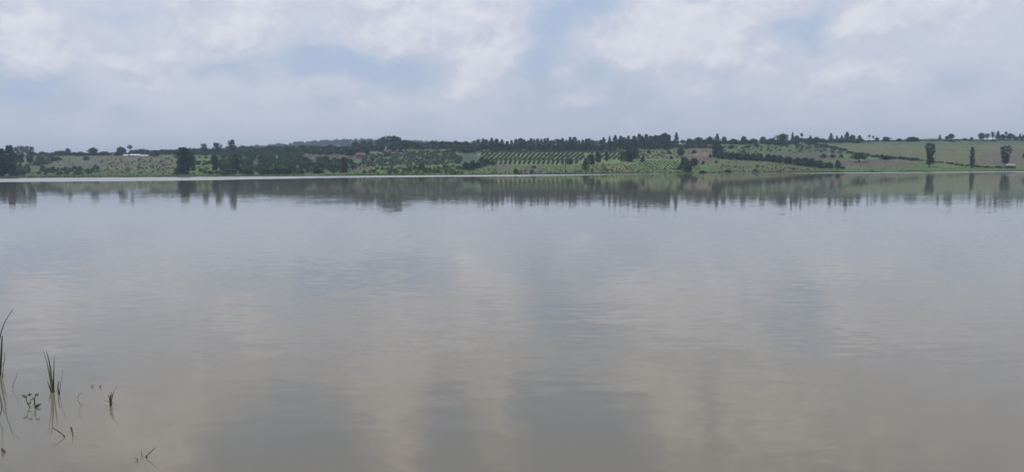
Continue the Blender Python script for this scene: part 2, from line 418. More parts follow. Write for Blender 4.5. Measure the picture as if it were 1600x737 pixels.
# each kind: usual height over width, crown bottom, radius at height (0..1 up the crown), clumps, clump radius, leaves per clump
KINDS = {
 'broad':  (1.0, .14, lambda h: math.sqrt(max(0, 1 - (2 * h - .85) ** 2 / 1.4)), 40, .19, 26),
 'tall':   (2.3, .01, lambda h: (.86 + .14 * math.sin(h * 3.0)) * (1 - .55 * max(0, h - .62) / .38), 75, .20, 26),
 'vase':   (2.6, .09, lambda h: .58 + .42 * h ** 1.6 if h < .88 else 1.0 - (h - .88) * 1.6, 70, .18, 26),
 'column': (4.0, .04, lambda h: (.9 + .1 * math.sin(h * 9)) * (1 - .55 * max(0, h - .6) / .4), 64, .25, 24),
 'cone':   (1.7, .06, lambda h: max(.04, 1 - h) ** .75, 60, .16, 22),
 'euc':    (2.0, .30, lambda h: .60 + .40 * math.sin(h * 2.8), 26, .22, 26),
 'lolli':  (2.6, .60, lambda h: math.sqrt(max(0, 1 - (2 * h - 1) ** 2)), 14, .26, 24),
 'flat':   (.72, .26, lambda h: .75 + .25 * math.sin(h * 3) if h < .6 else 1 - .9 * (h - .6), 40, .15, 24),
 'pine':   (1.9, .05, lambda h: (.85 + .15 * math.sin(h * 7)) * (1 - .62 * h ** 2.4), 60, .20, 24),
 'shrub':  (.75, .00, lambda h: math.sqrt(max(.02, 1 - h * h)), 30, .20, 24),
 'bush':   (.85, .04, lambda h: math.sqrt(max(.02, 1 - (1.4 * h - .4) ** 2)), 14, .25, 16),
 'far':    (.85, .05, lambda h: math.sqrt(max(.02, 1 - h * h)), 6, .34, 10),
}
SHAPES = {}
def shapes(kind, var):
    """unit tree: 1 high, 1 wide; returns (crown builder, trunk builder) as MBs"""
    key = (kind, var)
    if key in SHAPES: return SHAPES[key]
    asp, c0, prof, nc, cs, nl = KINDS[kind]
    rng = random.Random(sum(ord(ch) for ch in kind) * 31 + var * 7)
    crown, trunk = MB(), MB()
    lean = Vector((rng.uniform(-.05, .05), rng.uniform(-.05, .05), 0))
    lumps = [(rng.uniform(0, 6.28), rng.uniform(-3, 3), rng.uniform(.6, 1.2)) for _ in range(6)]
    tips = []
    for k in range(nc):
        h = (k + rng.random()) / nc
        rr = prof(h) * .5
        th = k * 2.4 + rng.uniform(-.5, .5)
        lob = 1.0
        for a, tw, s_ in lumps:
            if math.cos(th - a + h * tw) > .72: lob *= s_
        lob = min(1.2, max(.5, lob))
        cr_ = cs * rng.uniform(.65, 1.2) * (.5 + .5 * min(1, prof(h)))
        rad = max(0.0, rr * lob - cr_ * .7) * math.sqrt(rng.uniform(.25, 1))
        z0, z1 = c0 * asp + cs * .55, asp - cs * (.25 + .35 * rng.random())
        cz = z0 + (z1 - z0) * h
        c = Vector((math.cos(th) * rad, math.sin(th) * rad, cz)) + lean * (cz / asp)
        leaf_cloud(crown, rng, c, (cr_, cr_, cr_ * (.55 if kind == 'flat' else .8)), nl, cs * .30)
        if k % 4 == 0: tips.append(c)
    top = (max(c0 + .25, .6) if kind != 'lolli' else c0 + .14) * asp
    tr = {'euc': .045, 'lolli': .07, 'flat': .04, 'column': .10, 'vase': .07}.get(kind, .05)
    trunk.tube([lean * (z / asp) + Vector((rng.uniform(-.01, .01), rng.uniform(-.01, .01), z)) for z in (-.05, .1, top * .5, top)], [tr * 1.35, tr, tr * .75, tr * .4], 6)
    for c in tips[:8]:
        z0 = max(.06, min(top * .9, c.z * .8)); b0 = lean * (z0 / asp) + Vector((0, 0, z0))
        trunk.tube([b0, (b0 + c) / 2 + Vector((0, 0, .03)), c], [tr * .45, tr * .3, tr * .12], 4, cap=False)
    rr_ = sorted(math.hypot(a, b) for a, b, c in crown.v); f_ = .5 / rr_[int(len(rr_) * .93)]
    zt = max(c for a, b, c in crown.v)
    crown.v = [(a * f_, b * f_, c / zt) for a, b, c in crown.v]; trunk.v = [(a * f_, b * f_, c / zt) for a, b, c in trunk.v]
    SHAPES[key] = (crown, trunk)
    return SHAPES[key]
MESHES = {}
def meshes(kind, var, leaf):
    key = (kind, var, leaf)
    if key not in MESHES:
        crown, trunk = shapes(kind, var)
        MESHES[key] = (crown.mesh('%s_crown' % kind, [M[leaf]]), trunk.mesh('%s_trunk' % kind, [M['bark']]))
    return MESHES[key]
ONE = {}
def one_mesh(kind, var, leaf):
    key = (kind, var, leaf)
    if key not in ONE:
        crown, trunk = shapes(kind, var); mb = MB()
        mb.v = list(crown.v); mb.f = list(crown.f); mb.m = [0] * len(crown.f)
        n = len(mb.v); mb.v += trunk.v; mb.f += [tuple(i + n for i in q) for q in trunk.f]; mb.m += [1] * len(trunk.f)
        ONE[key] = mb.mesh('%s_plant' % kind, [M[leaf], M['bark']])
    return ONE[key]
KNAME = {'broad': 'broadleaf_tree', 'tall': 'evergreen_tree', 'vase': 'flared_tree', 'column': 'columnar_tree', 'cone': 'conifer_tree', 'euc': 'eucalyptus_tree',
         'lolli': 'tufted_tree', 'flat': 'umbrella_tree', 'pine': 'pine_tree', 'shrub': 'shrub', 'bush': 'orchard_tree'}
NVAR = {'bush': 4, 'shrub': 5, 'pine': 5, 'broad': 5}
def plant_at(P, w_, h_, kind, leaf, label, group=None, parts=True, name=None, cat=None):
    var = R.randrange(NVAR.get(kind, 3))
    name = name or KNAME[kind]
    cat = cat or ('shrub' if kind == 'shrub' else 'tree')
    P = Vector(P) - Vector((0, 0, .05))
    rz = R.uniform(0, 6.28)
    if parts:
        o = bpy.data.objects.new(name, None); C.objects.link(o); o.empty_display_size = .5
        cm, tm = meshes(kind, var, leaf)
        a = link('crown', cm, o); b_ = link('trunk', tm, o)
    else:
        o = link(name, one_mesh(kind, var, leaf))
    o.location = P; o.rotation_euler = (0, 0, rz); o.scale = (w_, w_, h_)
    return tag(o, label, cat, group)
def plant(x, top, base, wpx, kind, leaf, label, group=None, parts=True, **kw):
    P = hit(x, base)
    if P is None: P = on_ground(x, RIDGE + 12)
    k = P.y / F
    d = ray(x, top); d = d / d.y
    h_ = CAM_H + d.z * P.y - P.z
    return plant_at(P, max(wpx * k, .6), max(h_, .8), kind, leaf, label, group, parts, **kw)

# ------------------------------------------------------------------ single trees one can point at
T = [
 # left end of the far bank
 (-8,232,276,24,'tall','dark','dark evergreen cut off by the photo edge at the leftmost end of the bank'),
 (5,231,275,18,'tall','dark','dark shore evergreen with a notched top, second from the left edge'),
 (18,226,275.5,18,'tall','dark','tallest dark evergreen in the clump at the left end of the far bank'),
 (32,227,258,15,'vase','dark','dark tree with a ragged flat top just right of the tallest left evergreen'),
 (47,227,258,13,'vase','dark','flared dark tree ending the left shore clump, wider at its top'),
 (30,255,266,10,'shrub','fresh','pale green shrub at the foot of the left shore clump, beside the trunks'),
 (43,255,271,12,'shrub','fresh','larger pale green shrub below the flared tree on the left bank'),
 (25,262,274,10,'shrub','grey','grey green shrub at the water below the left shore clump'),
 (36,263,274,10,'shrub','mid','mid green shrub at the water right of the left shore clump'),
 (58,250,259,13,'shrub','mid','lowest shrub of the green thicket climbing beside the tan field'),
 (66,247,257,13,'shrub','mid','second lowest shrub of the green thicket climbing beside the tan field'),
 (74,246,256,13,'shrub','fresh','bright green shrub halfway up the thicket beside the tan field'),
 (81,243,252,13,'shrub','dark','dark shrub near the top of the thicket beside the tan field'),
 (90,244,251,11,'shrub','mid','topmost shrub of the thicket beside the tan field'),
 (63,243,251,16,'shrub','rust','dull brownish shrub above the thicket, right of the left shore clump'),
 (77,239,246,16,'shrub','dark','wide dark shrub on the crest above the green thicket'),
 (96,235,243,20,'broad','grey','wide low grey green tree on the left skyline beside a taller round one'),
 (106,231,243,9,'broad','dark','round topped dark tree standing above its neighbours on the left skyline'),
 (146,230,243,14,'broad','mid','loose green tree standing alone on the left skyline above the tan field'),
 (134,243.5,250.5,10,'shrub','dark','lone dark shrub on the tan field below the left skyline'),
 (189,229,243,14,'broad','dark','broad dark tree left of the long pale-roofed shed'),
 (203.5,226,243,9,'lolli','dark','tall tufted tree with a bare trunk rising above the pale-roofed sheds'),
 (241,234,246,14,'broad','dark','dark tree at the right end of the pale-roofed sheds'),
 (288,229,273,23,'tall','dark','big dark evergreen alone at the water, right of the tan field'),
 (299,236,262,13,'tall','dark','slimmer dark evergreen tucked behind the big lone shore evergreen'),
 (277,262,273,12,'shrub','mid','green shrub at the foot of the big lone shore evergreen'),
 (320,223.5,243,10,'euc','dark','leftmost and shortest of three high-crowned trees on the skyline'),
 (340,222.5,245,13,'euc','dark','middle of three high-crowned trees on the skyline'),
 (363,218,246,12,'euc','dark','tallest of three high-crowned trees, dark head over the left skyline'),
 (336,241,267,10,'tall','dark','dark upright tree between the terraces and the dark grove'),
 (368,240,268,10,'tall','dark','dark upright tree inside the left part of the dark grove'),
 (356,263,273,24,'shrub','dark','low spreading dark shrub at the water at the left of the dark grove'),
 (388,263,273,20,'shrub','dark','second spreading dark shrub along the water below the dark grove'),
 (412,261,272.5,24,'shrub','dark','left half of the solid dark thicket at the water'),
 (432,260,272,22,'shrub','dark','middle of the solid dark thicket at the water'),
 (450,261,272,20,'shrub','dark','right end of the solid dark thicket at the water'),
 (470,264,271.5,14,'shrub','mid','small green shrub at the water right of the solid dark thicket'),
 (497,263,271,18,'shrub','dark','dark shrub at the water between dark thicket and brown patch'),
 (537,245,270,12,'tall','rust','dull purplish upright tree left of the small brown patch by the water'),
 (573,233,243,11,'broad','dark','dark round tree right of the small red-roofed house'),
 (548,232,245,16,'broad','dark','wide dark tree left of the small red-roofed house'),
 (556,220,234,13,'broad','mid','round green tree left of the tall clump on the middle skyline'),
 (568,218.5,234,11,'broad','mid','second green tree left of the tall clump on the middle skyline'),
 (579,219,234,13,'broad','grey','grey green tree touching the left of the tall clump on the middle skyline'),
 (591,217,235,13,'euc','mid','low left shoulder tree of the tall clump on the middle skyline'),
 (598,213.5,236,12,'euc','mid','left peak of the tall clump on the middle skyline'),
 (606,211,236,14,'euc','mid','highest tree of the tall clump on the middle skyline'),
 (615,211.8,236,13,'euc','mid','tree right of the highest in the tall clump on the middle skyline'),
 (623,213,236,14,'broad','mid','right peak of the tall clump on the middle skyline'),
 (633,218,236,16,'broad','mid','sloping right shoulder tree of the tall clump on the middle skyline'),
 (613,220,237,22,'broad','grey','front tree filling the foot of the tall clump on the middle skyline'),
 (594,222,237,20,'broad','grey','front tree under the left shoulder of the tall clump'),
 (626,231.5,238,7,'shrub','dark','small dark shrub right of the pale track under the tall clump'),
 (659,255,266,13,'shrub','rust','dull upright shrub in the green strip below the scrubby orchard'),
 (640,262,268,9,'shrub','mid','small round green shrub above the water below the scrubby orchard'),
 (728,252,265.5,12,'shrub','dark','lowest dark bush below the smooth pale green strip'),
 (738,250,265.5,14,'shrub','dark','largest dark bush right below the smooth pale green strip'),
 (747,252,263,11,'shrub','dark','dark bush just right of the largest one under the pale green strip'),
 (757,248,260,10,'shrub','dark','fourth dark bush from the water beside the striped orchard'),
 (753,244,254,9,'shrub','dark','upper dark bush between the pale green strip and the striped orchard'),
 (762,247,257.5,9,'shrub','dark','dark bush at the left corner of the striped orchard'),
 (770,249,258.5,8,'shrub','mid','last bush of the dark group, at the foot of the striped orchard'),
 (806,262.5,271.5,8,'shrub','mid','small round shrub on the bank below the striped orchard, left of the brown patch'),
 (834.5,258.5,263,7,'shrub','rust','small brown shrub at the top of the brown patch by the water'),
 (832,266,270.5,6,'shrub','rust','small brown shrub at the foot of the brown patch by the water'),
 (924,240,257,15,'tall','dark','dark tree clump breaking the striped orchard, wider one'),
 (934,236,254,9,'tall','dark','dark slim tree on the right of the clump that breaks the striped orchard'),
 (915,246,267,11,'cone','dark','pointed dark tree in front of the clump that breaks the striped orchard'),
 (890,246,257,9,'shrub','mid','green shrub behind the tall pole in the orchard'),
 (948,235,252,5,'tall','dark','thin dark tree among the right rows of the striped orchard'),
 (982,234,253,20,'tall','dark','wide dark evergreen closing the striped orchard on its right'),
 (992,232,248,16,'tall','dark','dark evergreen joining the orchard end to the dark wood'),
 (971,238,251,5,'tall','dark','thin dark tree just before the right end of the striped orchard'),
 (1004,243,253,5,'tall','dark','small lone upright tree above the dotted orchard'),
 (1014,233,240,6,'shrub','mid','green shrub on the slope under the right part of the dark wood'),
 (1049,244,249,6,'shrub','dark','small dark shrub in the grass above the dotted orchard'),
 (1046,236,241,7,'shrub','mid','green shrub high on the slope above the dotted orchard'),
 (1063,229,246,10,'broad','mid','tall green tree at the top of the leafy line right of the dotted orchard'),
 (1068,244,262,13,'broad','mid','rounded green tree halfway down the leafy line right of the dotted orchard'),
 (1084,246,262,12,'broad','rust','dull brownish tree beside the leafy line, next to the brown field'),
 (1073,253,270.5,15,'shrub','dark','dark rounded bush at the water ending the leafy line'),
 (1063,256,266,9,'shrub','mid','green bush behind the dark one at the water'),
 (1084,234.5,240,8,'shrub','dark','dark round shrub at the top of the brown field'),
 (1109.5,240,247.5,5,'broad','dark','small dark tree at the right of the brown field'),
 (1098.5,251,257,5,'shrub','dark','small dark shrub near the foot of the brown field'),
 (1119,250.5,255,5,'shrub','dark','tiny dark shrub under the start of the round-bush hedge'),
 (1098,266,270.5,12,'shrub','dark','low dark shrub at the water below the brown field'),
 (1137,265,269.5,14,'shrub','mid','low green shrub at the water below the round-bush hedge'),
 (1181,264,268.5,9,'shrub','mid','small green shrub on the bank below the round-bush hedge'),
 (1118,221,246,12,'tall','dark','dark upright tree at the upper end of the round-bush hedge'),
 (1126,228,245,9,'tall','dark','shorter dark tree against the upper end of the round-bush hedge'),
 (1143,226,233,9,'broad','dark','dark round tree in the bright green field above the round-bush hedge'),
 (1168,227,233,10,'flat','dark','flat dark tree right of the round one in the bright green field'),
 (1182,223.5,229,8,'shrub','dark','dark shrub at the top edge of the bright green field'),
 (1162,234,239,6,'shrub','mid','small green shrub low in the bright green field'),
 (1220,221,228,20,'shrub','dark','wide dark shrub under the skyline above the brownish field'),
 (1287,239.5,246.5,10,'shrub','grey','grey green shrub above the lower end of the round-bush hedge'),
 (1301,240.5,246.5,8,'shrub','rust','brownish shrub between the grey green shrub and the umbrella tree'),
 (1314.5,240.5,246.5,6,'shrub','dark','small dark shrub left of the umbrella tree'),
 (1309,249,266,9,'broad','dark','slim dark tree near the water right of the round-bush hedge'),
 (1316,259,264,8,'shrub','mid','green shrub leaning against the slim dark tree near the water'),
 (1342,236.5,254,24,'flat','mid','spreading umbrella shaped tree over the brown strip'),
 (1386,242.5,249,18,'shrub','dark','thick dark shrub in the hedge line right of the umbrella tree'),
 (1452,222.5,261,14,'vase','dark','leftmost and widest of the three tall trees standing on the right meadow'),
 (1518.5,229,262.5,8,'column','dark','thin middle tree of the three tall trees on the right meadow'),
 (1570.5,226,258.5,14,'vase','dark','rightmost of the three tall trees on the right meadow, trunk bare at its foot'),
 (1601,238,247,7,'shrub','dark','dark shrub cut off by the right edge of the photo'),
 # skyline of the right half
 (1121,208.5,223,10,'cone','dark','pointed tree rising from the skyline just right of the dark wood'),
 (1108,213,225,11,'broad','mid','rounded tree on the skyline left of the pointed one'),
 (1090,214,226,15,'broad','grey','wide grey green tree on the skyline right of the dark wood'),
 (1077,216,228,13,'broad','mid','low tree on the skyline at the right foot of the dark wood'),
 (1132,213,224,8,'broad','dark','small dark tree on the skyline right of the pointed one'),
 (1146,216.5,225,12,'broad','mid','low rounded tree on the skyline above the bright green field'),
 (1162,212,225,9,'broad','dark','dark blocky tree alone on the skyline above the bright green field'),
 (1178,216,224,12,'broad','mid','low tree on the skyline right of the dark blocky one'),
 (1192,213,224,9,'broad','mid','small peaked tree on the skyline between two low ones'),
 (1206,215.5,224,12,'broad','mid','low tree on the skyline left of the big rounded one'),
 (1222,208.5,223,18,'broad','mid','big rounded tree on the skyline beside a thin pointed one'),
 (1238,206,223,6,'cone','dark','thin pointed tree right of the big rounded one on the skyline'),
 (1253,207,223,5,'lolli','dark','slender tree with a tiny tuft high over the right skyline'),
 (1245,211,223,9,'broad','mid','low tree under the slender tufted one'),
 (1266,211.5,223,7,'cone','mid','small pointed tree right of the slender tufted one'),
 (1276,213.5,223,12,'broad','mid','flat low tree on the skyline between two pointed ones'),
 (1285,216,223,8,'broad','mid','tiny tree on the skyline left of the pale pointed one'),
 (1298,207.5,223,9,'cone','grey','pale pointed tree standing apart on the right skyline'),
 (1307,212,222,4,'lolli','dark','small tufted tree right of the pale pointed one'),
 (1315,211,221,6,'cone','dark','left of four pointed trees close together on the right skyline'),
 (1323,205.5,221,11,'cone','dark','tallest of four pointed trees close together on the right skyline'),
 (1332,210,221,9,'broad','dark','blunt tree right of the tallest pointed one on the right skyline'),
 (1343,211,221,9,'cone','dark','last of the four pointed trees close together on the right skyline'),
 (1358,210.5,221,4,'lolli','dark','left of two small tufted trees on the right skyline'),
 (1364,212,221,4,'lolli','dark','right of two small tufted trees on the right skyline'),
 (1370,214,221,6,'broad','dark','small tree right of the two tufted ones on the skyline'),
 (1385,213.5,221,11,'broad','dark','low rounded tree on the ridge right of the tufted pair'),
 (1405,216,221,10,'broad','dark','low tree on the ridge left of a wide flat one'),
 (1427,213.5,221,18,'broad','dark','wide flat tree on the ridge behind the widest meadow tree'),
 (1468,210,218.5,5,'cone','dark','small pointed tree alone on the ridge of the right meadow'),
 (1479,212.5,218.5,6,'broad','dark','smaller of two joined trees on the ridge of the right meadow'),
 (1486,208.5,218.5,9,'broad','dark','larger of two joined trees on the ridge of the right meadow'),
 (1508,215.5,218.5,7,'shrub','dark','low shrub on the ridge between joined trees and far right clump'),
 (1518,214,218.5,5,'shrub','dark','tiny shrub on the ridge behind the thin meadow tree'),
 (1533,207,219,10,'broad','grey','first tree of the far right clump on the ridge, open crown'),
 (1542,208,219,9,'euc','grey','second tree of the far right clump on the ridge'),
 (1551,205.5,219,6,'euc','grey','leaning thin tree in the far right clump on the ridge'),
 (1559,204,219,8,'cone','dark','highest pointed tree of the far right clump on the ridge'),
 (1566,209.5,219,9,'broad','dark','low dark tree in the far right clump on the ridge'),
 (1571,205,219,5,'lolli','dark','tufted tree in the far right clump, right above a meadow tree'),
 (1578,208,219,12,'broad','dark','rounded tree ending the far right clump on the ridge'),
 (1588,213,219,9,'broad','mid','low tree right of the far right clump'),
 (1594,208,218.5,5,'cone','dark','small pointed tree close to the right edge on the ridge'),
 (1600,210,219,7,'broad','dark','tree at the right photo edge on the ridge'),
 (1056,206.5,222,9,'cone','dark','pointed spire tree at the right end of the dark wood'),
 (1040,206.8,226,15,'broad','dark','big dome-shaped tree near the right end of the dark wood'),
]
for row in T: plant(*row)

# hedge of round bushes running down to the shore
HB = [(1124,236.5,247.5,11),(1133,238,248.5,11),(1143,238.5,249.5,11),(1154,239,250,12),(1165,240,250.5,13),(1176,240.5,251,11),(1187,240,251.5,11),(1200,241,252.5,9),
      (1209,242.5,253.5,10),(1218,243,254,10),(1231,245,256,14),(1246,246.5,258.5,11),(1257,246.5,259.5,12),(1267,247.5,260.5,13),(1280,250.5,262,12),(1294,254,263,14)]
ORD = ['first','second','third','fourth','fifth','sixth','seventh','eighth','ninth','tenth','eleventh','twelfth','thirteenth','fourteenth','fifteenth','sixteenth']
for i, (x, a, b, wd) in enumerate(HB):
    plant(x, a - 1.2, b, wd * 1.4, 'shrub', 'dark', 'round dark bush, %s from the upper end of the hedge sloping to the shore' % ORD[i], 'round bushes of the sloping hedge', name='hedge_bush')

# ------------------------------------------------------------------ crowds of alike trees
def interp(tab, x):
    return float(np.interp(x, [a for a, _ in tab], [b for _, b in tab]))
WOOD_TOP = [(690,221),(715,219.5),(740,219),(755,216),(770,215),(785,217),(800,219),(815,215),(825,217),(840,216),(855,217),(870,217.5),(884,217),(892,212),(900,217),(915,216),(925,216),(940,217),(953,211),(965,211.5),(980,212),(990,209.5),(1000,211),(1010,211),(1020,212),(1030,210),(1050,212)]
TENS = ['', '', 'twenty', 'thirty', 'forty', 'fifty', 'sixty']
def nth(i):
    n = i + 1; o20 = ORD + ['seventeenth', 'eighteenth', 'nineteenth']
    if n < 20: return o20[n - 1]
    return TENS[n // 10][:-1] + 'ieth' if n % 10 == 0 else TENS[n // 10] + '-' + o20[n % 10 - 1]
def belt(x0, x1, step, top, base, wd, kinds, leaves, label, group, parts=True, jit=1.6):
    x = x0; i = 0
    while x < x1:
        plant(x, top(x) + R.uniform(-jit, jit), base(x) + R.uniform(-.8, .8), R.uniform(*wd), R.choice(kinds), R.choice(leaves), '%s, %s from left' % (label, nth(i)), group, parts)
        x += R.uniform(*step); i += 1
belt(742, 1050, (4, 9), lambda x: interp(WOOD_TOP, x), lambda x: 229, (6, 12), ['tall', 'pine', 'broad', 'pine', 'cone', 'tall', 'euc'], ['dark', 'dark', 'mid'], 'tall tree in the back row of the dark wood', 'back row of the dark wood', True, 2.6)
belt(740, 1050, (5, 9), lambda x: interp(WOOD_TOP, x) + 7, lambda x: 236 if x < 960 else 234, (9, 15), ['tall', 'broad', 'pine'], ['dark', 'dark', 'dark', 'mid'], 'dark tree in the front row of the dark wood', 'front row of the dark wood', True, 2.4)
belt(52, 135, (6, 9), lambda x: 238, lambda x: 243, (9, 13), ['broad', 'shrub'], ['dark', 'mid'], 'low tree in skyline line above the tan field', 'low skyline trees over the tan field')
belt(120, 208, (5, 8), lambda x: 237, lambda x: 243, (8, 12), ['broad', 'shrub'], ['dark', 'mid'], 'low tree in skyline belt left of the sheds', 'skyline belt left of the sheds')
belt(206, 345, (4.5, 7), lambda x: 234 - .02 * (x - 206), lambda x: 242, (9, 13), ['broad', 'broad', 'pine'], ['dark', 'mid', 'grey'], 'tree in skyline belt behind and right of the sheds', 'skyline belt behind the sheds')
belt(300, 560, (5, 8), lambda x: 233 - .012 * (x - 300), lambda x: 240, (9, 13), ['broad'], ['dark', 'mid', 'mid'], 'green tree in the wooded strip above the dark grove', 'wooded strip above the dark grove')
belt(340, 600, (5, 8), lambda x: 230 - .012 * (x - 300), lambda x: 235.5, (9, 13), ['broad', 'broad', 'pine'], ['mid', 'grey', 'dark'], 'tree in the upper strip under the far hill', 'upper wooded strip under the far hill')
belt(636, 745, (4.5, 7), lambda x: 221, lambda x: 229, (8, 12), ['broad', 'pine'], ['mid', 'dark'], 'tree in skyline belt left of the dark wood', 'skyline belt left of the dark wood')
belt(640, 742, (6, 9), lambda x: 226, lambda x: 233.5, (9, 13), ['broad'], ['mid', 'grey', 'dark'], 'tree in lower belt left of the dark wood', 'lower belt left of the dark wood')
belt(700, 742, (6, 9), lambda x: 232, lambda x: 239, (9, 13), ['broad'], ['dark', 'mid'], 'dark tree beside the top of the smooth pale green strip', 'trees at the top of the pale green strip', )
belt(1050, 1245, (6, 10), lambda x: 218.5, lambda x: 225.5, (9, 14), ['broad', 'shrub'], ['mid', 'dark'], 'low tree in the belt under the right skyline', 'belt under the right skyline')
belt(1050, 1125, (8, 12), lambda x: 225, lambda x: 232, (9, 13), ['broad', 'shrub'], ['mid', 'dark'], 'tree on the slope right of the dark wood', 'trees right of the dark wood')
belt(1240, 1345, (4.5, 7), lambda x: 216.5, lambda x: 222.5, (9, 13), ['broad', 'shrub'], ['mid', 'dark'], 'low tree in line under the pointed skyline trees', 'leafy line under the pointed trees')
belt(1330, 1620, (5, 11), lambda x: 219.2 - .006 * (x - 1330), lambda x: 221 - .005 * (x - 1330), (6, 13), ['shrub'], ['dark'], 'low shrub in the ridge hedge of the right meadow', 'ridge hedge of the right meadow', False)
# hedge line that slants across the right meadow
LINE = [(1262,225),(1290,229),(1312,234),(1330,240),(1360,245),(1400,248),(1446,252),(1480,256),(1520,260.5),(1545,262),(1585,262.5)]
x = 1264; n_ = 0
while x < 1585:
    y = interp(LINE, x); hh = 4.4 if x < 1450 else 3.0
    plant(x, y - hh * R.uniform(.45, 1.3), y + R.uniform(-.5, .8), R.uniform(5, 11), 'shrub', R.choice(['dark', 'mid', 'mid']), 'low shrub in the slanting hedge of the right meadow, %s from left' % nth(n_), 'slanting hedge of the right meadow', False)
    x += R.uniform(4.5, 9); n_ += 1
# groves and scattered plants
def scatter(poly, n, mind):
    xs = [p[0] for p in poly]; ys = [p[1] for p in poly]; got = []; tries = 0
    while len(got) < n and tries < n * 60:
        tries += 1
        x, y = R.uniform(min(xs), max(xs)), R.uniform(min(ys), max(ys))
        if not inside(np.array([x]), np.array([y]), poly)[0]: continue
        if any(((x - a) / 1.8) ** 2 + (y - b) ** 2 < mind ** 2 for a, b in got): continue
        got.append((x, y))
    return got
def grove(poly, n, size, kinds, leaves, label, group, mind, name):
    for x, y in scatter(poly, n, mind):
        s = R.uniform(*size)
        plant(x, y - s * R.uniform(.62, .95), y, s, R.choice(kinds), R.choice(leaves), label, group, False, name=name)
def mass(name, items, leaf, label, cat='trees'):
    """many small or far plants of one kind that read as one mass"""
    V = []; Fc = []; n = 0
    for (P, w_, h_, kind, var) in items:
        crown, _ = shapes(kind, var)
        a = np.array(crown.v); rz = R.uniform(0, 6.28); c_, s_ = math.cos(rz), math.sin(rz)
        q = np.empty_like(a); q[:, 0] = (a[:, 0] * c_ - a[:, 1] * s_) * w_ + P[0]; q[:, 1] = (a[:, 0] * s_ + a[:, 1] * c_) * w_ + P[1]; q[:, 2] = a[:, 2] * h_ + P[2]
        V.append(q); Fc.append(np.arange(len(a)).reshape(-1, 4) + n); n += len(a)
    me = bpy.data.meshes.new(name); me.from_pydata(np.concatenate(V).tolist(), [], np.concatenate(Fc).tolist()); me.materials.append(M[leaf])
    tag(link(name, me), label, cat, kind='stuff')
def weedy(name, poly, n, size, leaf, label, mind):
    it = []
    for x, y in scatter(poly, n, mind):
        P = hit(x, y)
        if P is None: continue
        s_ = R.uniform(*size) * P.y / F; it.append((P - Vector((0, 0, .05)), s_, s_ * R.uniform(.5, .85), 'bush', R.randrange(4)))
    mass(name, it, leaf, label, 'shrubs')
grove([(342,272),(345,246),(400,240),(470,241),(475,252),(545,252),(560,262),(540,271)], 190, (8, 12), ['broad', 'bush', 'bush'], ['dark', 'dark', 'mid', 'mid'],
      'rounded tree in the dense dark grove left of the middle of the bank', 'dense dark grove', 2.6, 'grove_tree')
grove([(345,246),(345,238),(560,235),(570,242),(470,243)], 70, (8, 12), ['broad', 'bush'], ['mid', 'mid', 'dark'], 'green tree along the upper edge of the dark grove', 'upper edge of the dark grove', 2.4, 'grove_tree')
grove([(560,262),(572,244),(600,239),(705,238),(722,246),(720,256),(640,260)], 250, (4.2, 7), ['bush'], ['grey', 'mid', 'grey', 'grey'], 'small rounded tree in the scrubby grey green orchard under the tall clump', 'scrubby orchard', 1.5, 'scrub_tree')
grove([(300,273),(300,248),(345,246),(345,273)], 34, (5, 9), ['bush', 'shrub'], ['mid', 'fresh', 'dark'], 'small tree on the bright green terraces right of the lone shore evergreen', 'terrace trees', 2.4, 'terrace_tree')
grove([(545,273),(590,263),(720,260),(722,273)], 60, (4, 8), ['shrub', 'bush'], ['fresh', 'mid', 'mid'], 'low green shrub on the grassy bank below the scrubby orchard', 'bank shrubs below the scrubby orchard', 2.2, 'shrub')
grove([(60,273),(62,264),(150,263),(158,271),(120,274)], 46, (4, 8), ['shrub'], ['mid', 'mid', 'grey'], 'low green shrub in the strip below the tan field', 'shrub strip below the tan field', 1.8, 'shrub')
weedy('dry_tussocks', [(160,271),(150,250),(275,247),(275,272)], 60, (2.5, 5), 'dry', 'dry tussocks dotted over the tan field', 2.0)
weedy('green_tussocks', [(160,272),(170,256),(275,250),(275,272)], 36, (2.5, 4.5), 'grey', 'grey green tussocks dotted over the tan field', 2.0)
weedy('plot_weeds', [(925,267),(925,258),(985,257),(985,266)], 40, (2.5, 4.5), 'fresh', 'small yellowish weeds on the pale plot between two orchards', 1.7)
weedy('slope_weeds', [(1000,250),(1000,238),(1060,236),(1066,248)], 36, (3, 5), 'mid', 'small weeds on the rough grass above the dotted orchard', 1.8)
weedy('field_weeds', [(1126,242),(1126,228),(1245,228),(1245,240)], 46, (3, 6), 'mid', 'small weeds scattered in the bright green field', 2.0)
weedy('right_slope_weeds', [(1245,238),(1245,226),(1290,229),(1330,241)], 30, (4, 8), 'grey', 'soft grey green growth left of the slanting hedge', 2.0)
weedy('bank_weeds', [(1120,270),(1125,258),(1230,262),(1300,266)], 34, (2.5, 5), 'grey', 'tiny weeds on the brownish bank below the round-bush hedge', 1.9)
weedy('bank_greens', [(560,273),(590,264),(715,262),(722,273)], 60, (3, 6), 'fresh', 'bright green weeds on the grassy bank below the scrubby orchard', 1.6)
weedy('shore_weeds', [(750,272.5),(760,266),(1060,264),(1065,270.5)], 70, (2.5, 5), 'mid', 'low weeds on the grass bank under the striped orchard', 1.6)

# dotted orchard: short rows of dark bushes on bright grass
for r in range(7):
    for k in range(15):
        x = 984 + k * 5.7 + (r % 2) * 2.8 + R.uniform(-.8, .8); y = 252.6 + r * 2.15 + R.uniform(-.4, .4)
        if x > 1063 - (6 - r) * .6 or (x < 996 and y < 257): continue
        plant(x, y - R.uniform(1.7, 2.6), y, R.uniform(2.8, 4.2), 'bush', R.choice(['dark', 'mid']), 'small dark tree planted in the dotted orchard of bright grass', 'dotted orchard', False, name='young_tree')

